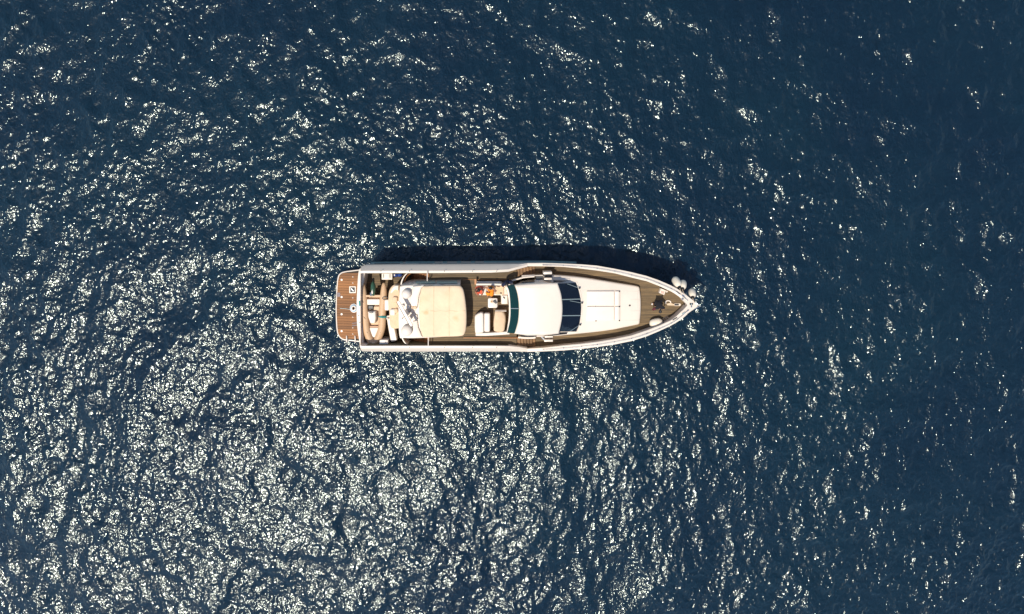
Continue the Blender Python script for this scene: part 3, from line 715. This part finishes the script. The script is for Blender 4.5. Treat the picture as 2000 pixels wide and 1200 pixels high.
# --- open side doors of the pilothouse and their sills
for up in (True, False):
    if up:
        MB().prism(poly([(1061.5, 531.5), (1078, 531), (1078.5, 536), (1061.5, 536.3)], 3.9), 2.3, 3.9, .04, 2).build('side_door', WHITE, yacht, 40)
        MB().prism(poly([(1063, 543.3), (1078, 543.3), (1078, 547), (1063, 547)], 3.7), 2.2, 3.7, .03, 2).build('door_frame', WHITE, yacht, 40)
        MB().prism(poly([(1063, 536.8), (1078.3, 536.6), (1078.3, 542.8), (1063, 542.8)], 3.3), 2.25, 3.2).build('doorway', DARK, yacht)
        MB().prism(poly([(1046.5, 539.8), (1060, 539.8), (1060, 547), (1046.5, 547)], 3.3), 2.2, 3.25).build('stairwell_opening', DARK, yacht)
        MB().prism(poly([(1044, 538), (1060.5, 537.6), (1060.5, 539.4), (1044, 539.6)], 3.35), 2.2, 3.35, .02).build('stairwell_coaming', WHITE, yacht)
        MB().prism(poly([(1044.5, 547.3), (1062, 547.3), (1062, 549), (1044.5, 549)], 3.4), 2.2, 3.4, .02).build('stairwell_coaming', WHITE, yacht)
        wall(sp2([(999, 549), (1012, 545.4), (1025, 542.2), (1044, 540.5)], 4), 2.3, 3.4, .10, 'wing_coaming', WHITE)
        wall([(1019, 539.6), (1030, 539.1), (1044, 538.4)], 2.3, 3.3, .07, 'wing_rail', WHITE)
    else:
        MB().prism(poly([(1063, 664), (1080, 664), (1080, 668), (1063, 668)], 3.5), 2.3, 3.5, .04, 2).build('side_door', WHITE, yacht, 40)
        MB().prism(poly([(1064, 656.8), (1080, 656.4), (1080, 659.8), (1064, 660)], 3.5), 2.2, 3.5, .03, 2).build('door_frame', WHITE, yacht, 40)
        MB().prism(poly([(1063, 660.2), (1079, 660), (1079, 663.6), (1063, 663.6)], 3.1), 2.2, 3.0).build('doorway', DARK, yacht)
        MB().bar(P(1057, 657.5, 3.4), P(1063, 664, 3.4), .07, .05).build('door_stay', STEEL, yacht)
        wall(sp2([(1012, 659.5), (1025, 660.5), (1040, 660.5), (1046, 659.5)], 4), 2.3, 3.35, .12, 'wing_coaming', WHITE)
        MB().prism(poly([(1018, 655.6), (1045, 655.9), (1045, 657.4), (1030, 657.8)], 3.32), 2.4, 3.32).build('side_window', DARK, yacht)
        MB().prism(poly([(1068, 654.6), (1090, 653.6), (1108, 652.8), (1082, 655.6)], 3.36), 2.4, 3.36).build('side_window', DARK, yacht)
# --- steps between the aft deck and the foredeck
for up in (True, False):
    for k in range(6):
        xa = (1009 if up else 1010)+5.9*k; xb = xa+6.1
        z = ZD-0.9*(k+1)/7; z -= 0.003
        ya, yb = ((525.5-1.1*k, 541.5) if up else (660.6, 675+0.6*k))
        st = MB().prism(poly([(xa, ya), (xb, ya), (xb, yb), (xa, yb)], z), 2.1-.003*k, z, 0.012).build('side_step', STEPS, yacht)
# --- handrail round the foredeck
for up in (True, False):
    pts = []
    for px, uo, ui, lo, li in CAPF[1:]:
        y = uo*.45+ui*.55 if up else lo*.55+li*.45
        p = P(px, y, zcap(px)); pts.append(p)
    sm = spline(pts, 4); hr = MB().tube([p+Vector((0, 0, .16)) for p in sm], .016, 6).build('handrail', STEEL, yacht, 60)
    for p in pts[::1]:
        MB().tube([p+Vector((0, 0, .03)), p+Vector((0, 0, .16))], .028, 6).build('stanchion', STEEL, hr)
for px in (744, 800, 868, 923, 970):
    for up in (True, False):
        c = P(px, 530 if up else 678.6, 3.9); MB().ball(c+Vector((0, 0, .012)), .03, .03, .03, 8, 4).build('cap_fitting', BLACK, yacht)
# --- bow gear: cleats, fairleads, windlass, anchor roller
zb = zcap(1345)+.06
for (x, y, ang) in ((1324, 572, -37), (1318, 623, 33)):
    c = P(x, y, zcap(x)+.05); d_ = Vector((math.cos(R(ang)), math.sin(R(ang)), 0))*.16
    MB().tube([c-d_, c+d_], .035, 6).build('bow_cleat', BLACK, yacht)
for (x, y, l, w, a, m_) in ((1334, 578, 5, 3, -38, STEEL), (1337, 582, 4, 3, -38, GREY), (1333, 584, 3, 4, -30, STEEL), (1349, 594.6, 4, 5, 0, GREY), (1350, 599, 3, 4, 90, STEEL), (1343, 607, 5, 2.5, 35, STEEL), (1335, 612, 6, 4, 35, GREY), (1352, 594, 2, 5, 0, BLACK), (1348, 594, 2, 5, 0, BLACK)):
    c = P(x, y, zb); d_ = Vector((math.cos(R(a)), math.sin(R(a)), 0))*l*SCALE/2
    MB().bar(c-d_, c+d_, w*SCALE*.6, .07).build('windlass_gear', m_, yacht)
MB().tube([P(1357, 590.5, zb), P(1368, 598, zb+.03), P(1357, 604, zb)], .045, 8).build('anchor_roller', STEEL, yacht, 60)
an = MB().tube([P(1362, 597.6, zb), P(1370, 598.6, zb-.25), P(1373, 599, zb-.5)], .05, 8).build('anchor', STEEL, yacht, 60)
MB().ball(P(1372.4, 598.8, zb-.55), .12, .08, .16, 10, 6).build('anchor_crown', STEEL, an, 60)
# foredeck hatch slot and samson fitting ahead of the seated crew member
hb = MB().prism(poly(rrect(1316.5, 593, 1330, 598, 2.2), zfd(1323)+.06), zfd(1323)-.02, zfd(1323)+.06, .015).build('chain_locker_lid', WHITE, yacht)
MB().prism(poly(rrect(1317.5, 594, 1326, 597, 1), zfd(1323)+.075), zfd(1323)+.04, zfd(1323)+.072).build('lid_slot', BLACK, hb)
z = zfd(1310)
MB().tube([P(1305+math.cos(a)*5, 591+math.sin(a)*3.5, z+.05) for a in [R(150+k*20) for k in range(12)]], .045, 8).build('deck_rail', DOMEW, yacht, 60)
MB().prism(poly([(1302, 593.5), (1310, 591.5), (1318, 595), (1316, 597.3), (1304, 597)], z+.08), z-.02, z+.08, .02).build('windlass_base', ROPE, yacht)

# ================================================================ things carried on board
# --- inflatable tender in the well
tc = P(729, 612, ZW); ZT = 2.62
tender = thing('inflatable_tender', 'tan inflatable boat with outboard motor lying across the yacht\'s stern well', 'dinghy', (tc.x, tc.y, ZW))
lt = [(708.5, 553.5), (709, 557), (709.6, 565), (711, 585), (712, 605), (713.5, 625), (716.5, 645), (721, 659), (726, 667), (730, 670.5)]
rt_ = [(749.5, 552.5), (749.6, 556), (749.6, 565), (748.6, 585), (747.4, 605), (747, 625), (745.5, 642), (741, 656), (735.5, 666), (730, 670.5)]
for line in (lt, rt_):
    s_ = spline(line, 4); n = len(s_)
    rad = [0.24*min(1, 0.10+0.90*min(1, k/11)**0.75) for k in range(n)]
    MB().tube([P(p.x, p.y, ZT)+Vector((0, 0, .10*(k/n)**3)) for k, p in enumerate(s_)], rad, 14).build('buoyancy_tube', PVC, tender, 70)
p = P(730.5, 671, ZT+.1); MB().ball(p, .26, .22, .25, 14, 8).build('bow_cap', COVER, tender, 70)
ol_ = [(714, 577), (744, 577), (743, 605), (742, 625), (739, 645), (731, 663), (724, 655), (719, 640), (717, 615)]
tf = MB().prism(poly(ol_, ZT-.18), ZW+.25, ZT-.18).build('tender_floor', COVER, tender)
MB().bar(P(713, 577.5, ZT-.2), P(745, 577.5, ZT-.2), .12, .36).build('tender_transom', PVC, tender)
MB().prism(poly(rrect(716, 584.5, 742, 596, 2), ZT+.1), ZT-.3, ZT+.1, .05, 3).build('stern_seat', CUSH, tender, 45)
MB().prism(poly([(718, 609), (733, 608.5), (734, 622), (732, 632), (723, 632), (719, 620)], ZT+.3), ZT-.2, ZT+.3, .08, 3).build('steering_console', CUSH, tender, 45)
MB().prism(poly(rrect(719, 597, 729, 604, 1.5), ZT+.1), ZT-.2, ZT+.1, .03).build('console_seat', BLACK, tender)
MB().prism(poly(rrect(730, 599, 741, 607, 1.5), ZT+.05), ZT-.2, ZT+.05, .03).build('side_seat', COVER, tender)
MB().tube([P(721, 610, ZT+.36), P(725, 611.6, ZT+.42), P(729, 610.4, ZT+.36)], .02, 6).build('steering_wheel', BLACK, tender)
MB().bar(P(719, 638.5, ZT-.02), P(744, 638.5, ZT-.02), .08, .05).build('thwart', TRIM, tender)
MB().prism(poly([(720, 640.5), (740.5, 640.5), (736, 650), (732.5, 659.5), (727.5, 659.5), (724, 650)], ZT+.06), ZT-.3, ZT+.06, .05, 3).build('bow_locker', CUSH, tender, 45)
for (x, y, a) in ((712, 621, 55), (717, 649, 45), (743, 650, -50), (709, 589, 80)):
    c = P(x, y, ZT+.235); d_ = Vector((math.cos(R(a)), -math.sin(R(a)), 0))*.1
    MB().tube([c-d_, c+Vector((0, 0, .03)), c+d_], .014, 6).build('grab_line', BLACK, tender)
c = P(752, 582.5, ZT+.2); MB().tube([c+Vector((math.cos(R(k*30))*.16, math.sin(R(k*30))*.09, .03)) for k in range(10)], .035, 6).build('tow_line', BLACK, tender, 60)
MB().tube([P(741, 618.5, ZT-.1), P(743, 619, ZT+.18), P(747, 619.4, ZT+.27), P(751.5, 619.3, ZT+.18), P(756, 619, ZT-.1)], .08, 6).build('tie_down_strap', TEAL, tender)
# outboard: cowl, midsection, bracket
ob = MB().ball(P(729, 564, ZT+.35), .17, .50, .26, 14, 8).build('outboard_motor', GREENC, tender, 70)
MB().bar(P(728.5, 574, ZT-.1), P(728.5, 580.5, ZT+.05), .30, .2).build('motor_bracket', STEEL, ob)
MB().tube([P(729, 560, ZT+.2), P(729.5, 548, ZT-.05), P(729.5, 543.5, ZT-.15)], [.10, .07, .05], 8).build('motor_leg', BLACK, ob, 60)
MB().ball(P(727, 571, ZT+.58), .06, .14, .05, 8, 5).build('cowl_stripe', DOMEW, ob)
for px in (716, 742):
    MB().bar(P(px, 590, ZW+.002), P(px, 650, ZW+.002), .15, .55).build('chock', WHITE, yacht)
# --- boxes and bags in the well
def chest(x0, y0, x1, y1, z, label, latches):
    t = thing('deck_box', label, 'storage box', P((x0+x1)/2, (y0+y1)/2, ZW), 'white boxes in the stern well')
    MB().prism(poly(rrect(x0, y0, x1, y1, 1.2), z-.1), ZW+.002, z-.1, .02, 2).build('box_body', WHITE, t, 40)
    MB().prism(poly(rrect(x0-.3, y0-.3, x1+.3, y1+.3, 1.2), z), z-.1+.003, z, .03, 2).build('lid', DOMEW, t, 40)
    for lx in latches:
        MB().bar(P(lx, y0+2, z+.002), P(lx, y1-3.5, z+.002), .035, .03).build('latch', BLACK, t)
chest(745.5, 534, 766, 546.4, 2.3, 'white lidded box with two dark latches against the upper side of the stern well', (749.3, 761.6))
chest(741.5, 664.5, 757.5, 675.5, 3.25, 'plain white box beside the bow of the tan inflatable boat', ())
t = thing('cloth_bag', 'blue cloth bundle beside the white box with two latches', 'bag', P(776, 537, ZW))
MB().ball(P(773, 537, ZW+.3), .22, .16, .28, 12, 7).build('bag_body', BLUE, t, 70)
MB().ball(P(781, 536.5, ZW+.28), .20, .17, .26, 12, 7).build('bag_roll', BLUE, t, 70)
MB().ball(P(770.5, 537.5, ZW+.58), .05, .07, .03, 8, 4).build('bag_tag', DOMEW, t)
MB().tube([P(768, 535, ZW+.5), P(773, 534.5, ZW+.66), P(778, 535.5, ZW+.55)], .02, 6).build('bag_strap', NAVY, t)
MB().prism(poly(rrect(751, 585.5, 760, 607, 2.5), 2.9), 2.2, 2.9, .07, 4, radial=True).build('white_cushion', CUSH, None, 45)
tag(bpy.data.objects['white_cushion'], 'long white cushion wedged between the tan inflatable boat and the lounge', 'cushion')
# white and blue coil on the swim platform
t = thing('hose_coil', 'white and pale blue coiled hose on the brown swim platform', 'hose', P(691, 602, ZP))
LB = mat('pale_blue_hose', (0.25, 0.42, 0.58), 0.5)
for k, (r_, m_) in enumerate(((.24, DOMEW), (.19, LB), (.13, DOMEW))):
    c = P(691.5, 602, ZP+.06)
    MB().tube([c+Vector((math.cos(R(a))*r_, math.sin(R(a))*r_*1.15, .05*k+.0002*a)) for a in range(0, 361, 20)], .05, 8).build('hose_turn', m_, t, 60)
MB().tube([P(686, 605, ZP+.06), P(676, 603.5, ZP+.05), P(664, 602.5, ZP+.05)], .018, 6).build('hose_end', GREY, t)
# --- fenders
def fender(c, axis, L, r, label, grp=None):
    t = thing('fender', label, 'fender', c, grp)
    rot = Vector(axis).to_track_quat('Z', 'Y').to_matrix()
    pr = [(-.50, .25), (-.46, .55), (-.36, .85), (-.2, .99), (0, 1.0), (.2, .97), (.34, .80), (.44, .5), (.5, .28)]
    MB().loft([[c+rot @ Vector((math.cos(2*math.pi*k/18)*r*f, math.sin(2*math.pi*k/18)*r*f, z*L)) for k in range(18)] for z, f in pr]).build('fender_body', FEND, t, 70)
    MB().tube([c+rot @ Vector((0, 0, L*.47)), c+rot @ Vector((0, 0, L*.53))], [r*.50, r*.42], 12).build('fender_eye', BLACK, t, 60)
    MB().tube([c+rot @ Vector((0, 0, L*.58)), c+rot @ Vector((0, 0, L*.58))+Vector((.05, -.25, .30))], .022, 6).build('lanyard', ROPE, t)
FG = 'white fenders hanging outside the bow rail'
fender(P(1321.8, 552.5, 3.12), (.18, -.62, .8), .95, .275, 'largest white fender hanging outside the bow rail, farthest from the tip', FG)
fender(P(1333.5, 557, 3.1), (-.25, -.55, .8), .80, .25, 'white fender hanging outside the bow rail, middle one of three', FG)
fender(P(1351.8, 573.6, 3.2), (-.12, -.55, .8), .80, .25, 'white fender hanging alone closest to the bow tip', FG)
fender(P(1281.5, 630.5, zfd(1281)+.34), (.95, .22, .05), .88, .29, 'oval white fender lying on the foredeck planks inside the rail', None)
# white stool-like box on the foredeck, rope by it
z = zfd(1294)
t = thing('crate', 'small white crate with pinkish lid on the foredeck by the bow rail', 'crate', P(1294, 571, z))
q = [(1291, 563.5), (1301, 567.5), (1297.5, 577), (1288, 572.5)]
MB().prism(poly(q, z+.42), z+.002, z+.42, .03, 2).build('crate_body', WHITE, t, 40)
PINK = mat('pinkish_plastic', (0.62, 0.40, 0.32), 0.6, 0.1, 6)
MB().prism(poly([(1291.3, 568), (1297.5, 570.5), (1295.8, 575), (1289.8, 572.3)], z+.435), z+.40, z+.44, .01).build('lid', PINK, t)
MB().ball(P(1302.2, 569.5, z+.25), .08, .08, .12, 10, 6).build('tap', DOMEW, t, 60)
z = zfd(1300)
t = thing('rope_pile', 'short coil of pale rope on the foredeck beside the lower rail', 'rope', P(1299, 622, z))
for k, (x, y, r_) in enumerate(((1302.5, 621.5, .11), (1303.5, 621.8, .07), (1297, 623, .08))):
    c = P(x, y, z+.03+.02*k); MB().tube([c+Vector((math.cos(R(a))*r_, math.sin(R(a))*r_*.8, .0001*a)) for a in range(0, 361, 30)], .025, 6).build('rope_turn', ROPE, t, 60)
MB().tube([P(1297, 623, z+.03), P(1291, 625, z+.04), P(1287, 627, z+.2)], .02, 6).build('rope_end', TEAL, t)
# things on the cockpit table and seat
t = thing('camera_bag', 'small black bag lying open on the white cockpit table', 'bag', P(967, 590.5, 3.92))
MB().bar(P(963.5, 588, 3.921), P(970, 592.5, 3.921), .11, .09).build('bag_body', BLACK, t)
MB().bar(P(967.2, 586, 3.921), P(968.2, 590, 3.921), .08, .06).build('bag_flap', BLACK, t)
t = thing('sunglasses', 'dark sunglasses on the white corner seat', 'sunglasses', P(984.5, 581.7, 3.63))
MB().bar(P(982.8, 580, 3.632), P(986, 583.4, 3.632), .07, .03).build('frame', BLACK, t)
MB().bar(P(983, 580.3, 3.665), P(984.1, 581.4, 3.665), .06, .012).build('lens', WINDOW, t); MB().bar(P(984.8, 582.2, 3.665), P(985.8, 583.2, 3.665), .06, .012).build('lens', WINDOW, t)
t = thing('phone', 'dark phone lying on the bench edge near the corner seat', 'phone', P(978.5, 572.8, 3.62))
MB().bar(P(976.4, 572.6, 3.602), P(980.4, 573, 3.602), .07, .02).build('case', BLACK, t)
MB().bar(P(976.8, 572.6, 3.623), P(980, 573, 3.623), .055, .004).build('screen', WINDOW, t)
# loose plate and food on the table
t = thing('plate', 'small cream plate on the white cockpit table beside the black bag', 'plate', P(960.5, 589, 3.92))
c = P(960.5, 589.2, 3.93); MB().tube([c, c+Vector((0, 0, .02))], [.07, .11], 14).build('dish', ROPE, t, 40)
MB().ball(c+Vector((0, 0, .03)), .045, .04, .03, 8, 5).build('bread', TRIM, t, 60)

# ================================================================ people
SKIN = mat('skin', (0.36, 0.17, 0.095), 0.5, 0.08, 12)
HAIR = mat('dark_hair', (0.012, 0.010, 0.010), 0.5, 0.3, 30)
def skinned(names, J, rad, edges, grow=0.0):
    me = bpy.data.meshes.new('skeleton'); idx = {n: i for i, n in enumerate(names)}
    me.from_pydata([J[n] for n in names], [(idx[a], idx[b]) for a, b in edges if a in idx and b in idx], [])
    o = bpy.data.objects.new('skeleton', me); C.objects.link(o)
    o.modifiers.new('skin', 'SKIN'); sb = o.modifiers.new('smooth', 'SUBSURF'); sb.levels = sb.render_levels = 2
    for i, n in enumerate(names):
        sv = me.skin_vertices[0].data[i]; r = rad[n.rstrip('LR')]
        sv.radius = (r[0]+grow, r[1]+grow) if isinstance(r, tuple) else (r+grow, r+grow); sv.use_root = (i == 0)
    bpy.context.view_layer.update()
    ev = o.evaluated_get(bpy.context.evaluated_depsgraph_get())
    out = bpy.data.meshes.new_from_object(ev)
    v = [Vector(p.co) for p in out.vertices]; f = [tuple(p.vertices) for p in out.polygons]
    bpy.data.objects.remove(o); bpy.data.meshes.remove(out); bpy.data.meshes.remove(me)
    return v, f
RAD = dict(pelvis=(.15, .12), belly=(.14, .11), chest=(.16, .12), neck=.055, head=(.075, .085), crown=(.085, .10), shoulder=.062, elbow=.045, wrist=.032, palm=(.042, .022),
           hip=.088, knee=.062, ankle=.042, toe=(.045, .03))
EDGES = [('pelvis', 'belly'), ('belly', 'chest'), ('chest', 'neck'), ('neck', 'head'), ('head', 'crown')]
for s_ in 'LR':
    EDGES += [('chest', 'shoulder'+s_), ('shoulder'+s_, 'elbow'+s_), ('elbow'+s_, 'wrist'+s_), ('wrist'+s_, 'palm'+s_),
              ('pelvis', 'hip'+s_), ('hip'+s_, 'knee'+s_), ('knee'+s_, 'ankle'+s_), ('ankle'+s_, 'toe'+s_)]
def person(label, base, yaw, J, clothes, hair_back=.5, group=None):
    """J: joints in local metres, +x the way the body faces, z from the floor"""
    t = thing('person', label, 'person', base, group)
    rot = Matrix.Rotation(R(yaw), 3, 'Z'); tr = lambda p: Vector(base)+rot @ Vector(p)
    names = ['pelvis', 'belly', 'chest', 'neck', 'head', 'crown']+[n+s for s in 'LR' for n in ('shoulder', 'elbow', 'wrist', 'palm', 'hip', 'knee', 'ankle', 'toe')]
    v, f = skinned(names, J, RAD, EDGES)
    b = MB().add([tr(p) for p in v], f)
    for s in 'LR':                                    # four fingers and a thumb on each hand, slightly curled
        w, p = Vector(J['wrist'+s]), Vector(J['palm'+s]); d = (p-w).normalized(); up = Vector((0, 0, 1))
        side = d.cross(up); side = side.normalized() if side.length > .1 else Vector((0, 1, 0)); curl = side.cross(d).normalized()
        for k, l in enumerate((.070, .080, .075, .060)):
            r0 = p+d*.02+side*(.030-.02*k)
            b.tube([tr(r0), tr(r0+d*l*.5-curl*.006), tr(r0+d*l*.85-curl*.028)], [.0095, .0085, .006], 6)
        th = p-d*.02+side*.038*(1 if s == 'L' else -1)
        b.tube([tr(th-side*.02*(1 if s == 'L' else -1)), tr(th+d*.03), tr(th+d*.055-curl*.01)], [.012, .010, .007], 6)
    h = Vector(J['head'])*.4+Vector(J['crown'])*.6; u = (Vector(J['crown'])-Vector(J['neck'])).normalized()
    fw = (Vector((1, 0, 0))-u*u.x); fw = fw.normalized() if fw.length > .2 else Vector((0, 0, -1))
    sd_ = u.cross(fw)
    b.ball(tr(h+fw*.098-u*.02), .016, .016, .022, 8, 5)              # nose
    for k in (-1, 1): b.ball(tr(h+sd_*k*.085-u*.01), .012, .02, .03, 8, 5)   # ears
    body = b.build('body', SKIN, t, 80)
    for k in (-1, 1): MB().ball(tr(h+fw*.090+sd_*k*.032+u*.012), .011, .011, .009, 8, 5).build('eye', BLACK, t, 60)
    MB().ball(tr(h+fw*.088-u*.062), .012, .022, .007, 8, 5).build('mouth', mat('lips', (.3, .08, .06), .5), t, 60)
    q = u.to_track_quat('Z', 'Y').to_matrix()
    MB().ball(tr(h-fw*.022+u*.022), .108, .102, .112, 14, 9, rot @ q, lo=-18).build('hair', HAIR, t, 70)
    MB().ball(tr(h-fw*.06-u*.035), .07, .085, .11*hair_back*2, 12, 8, rot @ q).build('hair', HAIR, t, 70)
    for nm, joints, m, g in clothes:
        v, f = skinned([n for n in names if n in joints], J, RAD, EDGES, g)
        MB().add([tr(p) for p in v], f).build(nm, m, t, 80)
    return t
def LRs(*n): return [a+s for a in n for s in 'LR']
RED = mat('red_cloth', (0.72, 0.10, 0.045), 0.85, 0.2, 9); ORANGE = mat('orange_cloth', (0.85, 0.27, 0.015), 0.85, 0.22, 9)
BROWNC = mat('brown_cloth', (0.12, 0.05, 0.035), 0.85, 0.25, 9); BLACKC = mat('black_cloth', (0.010, 0.009, 0.012), 0.9, 0.3, 9)
MAROON = mat('maroon_cloth', (0.10, 0.012, 0.02), 0.85, 0.2, 9); SHOE = mat('pale_shoes', (0.70, 0.64, 0.58), 0.6)
def sit(lean=.05, seat=.45, arms=None, spread=.11, legs=.46):
    J = dict(pelvis=(0, 0, seat+.12), belly=(lean*.4, 0, seat+.28), chest=(lean, 0, seat+.46), neck=(lean*1.3, 0, seat+.64), head=(lean*1.5+.01, 0, seat+.72), crown=(lean*1.6+.01, 0, seat+.82))
    for s, k in (('L', 1), ('R', -1)):
        J['shoulder'+s] = (lean*1.1, k*.18, seat+.54); J['hip'+s] = (.06, k*.09, seat+.08)
        J['knee'+s] = (legs, k*spread, seat+.09); J['ankle'+s] = (legs+.03, k*spread, .09); J['toe'+s] = (legs+.17, k*(spread+.02), .04)
        J['elbow'+s] = (lean+.10, k*.25, seat+.30); J['wrist'+s] = (lean+.30, k*.16, seat+.22); J['palm'+s] = (lean+.38, k*.13, seat+.19)
    J.update(arms or {}); return J
c = P(936.5, 560.5, ZF); c.z = ZF
person('seated person with dark hair and red clothes on the white cockpit bench', c, -84, sit(.08, .49, spread=.14),
       [('trousers', ['pelvis', 'belly']+LRs('hip', 'knee'), RED, .075), ('top', ['belly', 'chest']+LRs('shoulder', 'elbow'), BROWNC, .016)])
c = P(959, 562.5, ZF); c.z = ZF
J = sit(-.06, .49, dict(elbowL=(.03, .38, 1.12), wristL=(.05, .34, 1.38), palmL=(.03, .30, 1.45), elbowR=(-.02, -.34, .86), wristR=(.02, -.48, .72), palmR=(.05, -.52, .66)), spread=.12, legs=.5)
person('seated person in orange raising one arm on the white cockpit bench', c, -100, J,
       [('dress', ['pelvis', 'belly', 'chest']+LRs('hip', 'knee'), ORANGE, .085)], .6)
# standing on the side deck
c = P(990, 549.5, ZD); c.z = ZD+.002
J = dict(pelvis=(0, 0, .95), belly=(.01, 0, 1.10), chest=(.03, 0, 1.30), neck=(.04, 0, 1.50), head=(.06, 0, 1.58), crown=(.07, 0, 1.68))
for s, k in (('L', 1), ('R', -1)):
    J['shoulder'+s] = (.03, k*.20, 1.40); J['elbow'+s] = (.02, k*.30, 1.14); J['wrist'+s] = (.16, k*.30, .96); J['palm'+s] = (.23, k*.28, .92)
    J['hip'+s] = (0, k*.10, .90); J['knee'+s] = (.03, k*.12, .49); J['ankle'+s] = (0, k*.13, .09); J['toe'+s] = (.15, k*.15, .04)
person('person in navy clothes standing on the side deck beside the green windscreen', c, -70, J,
       [('shirt', ['pelvis', 'belly', 'chest']+LRs('shoulder', 'elbow', 'wrist'), NAVY, .05), ('trousers', ['pelvis']+LRs('hip', 'knee', 'ankle'), BLACKC, .022), ('shoe', LRs('ankle', 'toe')[:1]+['toeL'], SHOE, .012), ('shoe', ['ankleR', 'toeR'], SHOE, .012)])
# crouching on the foredeck
z = zfd(1284); c = P(1281.5, 592.5, z); c.z = z+.002
J = dict(pelvis=(-.16, 0, .78), belly=(-.06, 0, .90), chest=(.12, 0, 1.02), neck=(.28, 0, 1.10), head=(.35, 0, 1.12), crown=(.44, 0, 1.14))
for s, k in (('L', 1), ('R', -1)):
    J['shoulder'+s] = (.18, k*.20, 1.06); J['elbow'+s] = (.24, k*.34, .84); J['wrist'+s] = (.34, k*.36, .62); J['palm'+s] = (.38, k*.36, .55)
    J['hip'+s] = (-.12, k*.11, .74); J['knee'+s] = (.10, k*.20, .44); J['ankle'+s] = (-.06, k*.24, .09); J['toe'+s] = (.10, k*.30, .04)
person('person in black and maroon bending down on the foredeck planks near the bow', c, -85, J,
       [('jacket', ['pelvis', 'belly', 'chest']+LRs('shoulder', 'elbow'), BLACKC, .04), ('trousers', ['pelvis']+LRs('hip', 'knee'), BLACKC, .03), ('sleeve', ['shoulderR', 'elbowR', 'wristR'], MAROON, .045),
        ('shoe', ['ankleL', 'toeL'], SHOE, .015), ('shoe', ['ankleR', 'toeR'], SHOE, .015)])
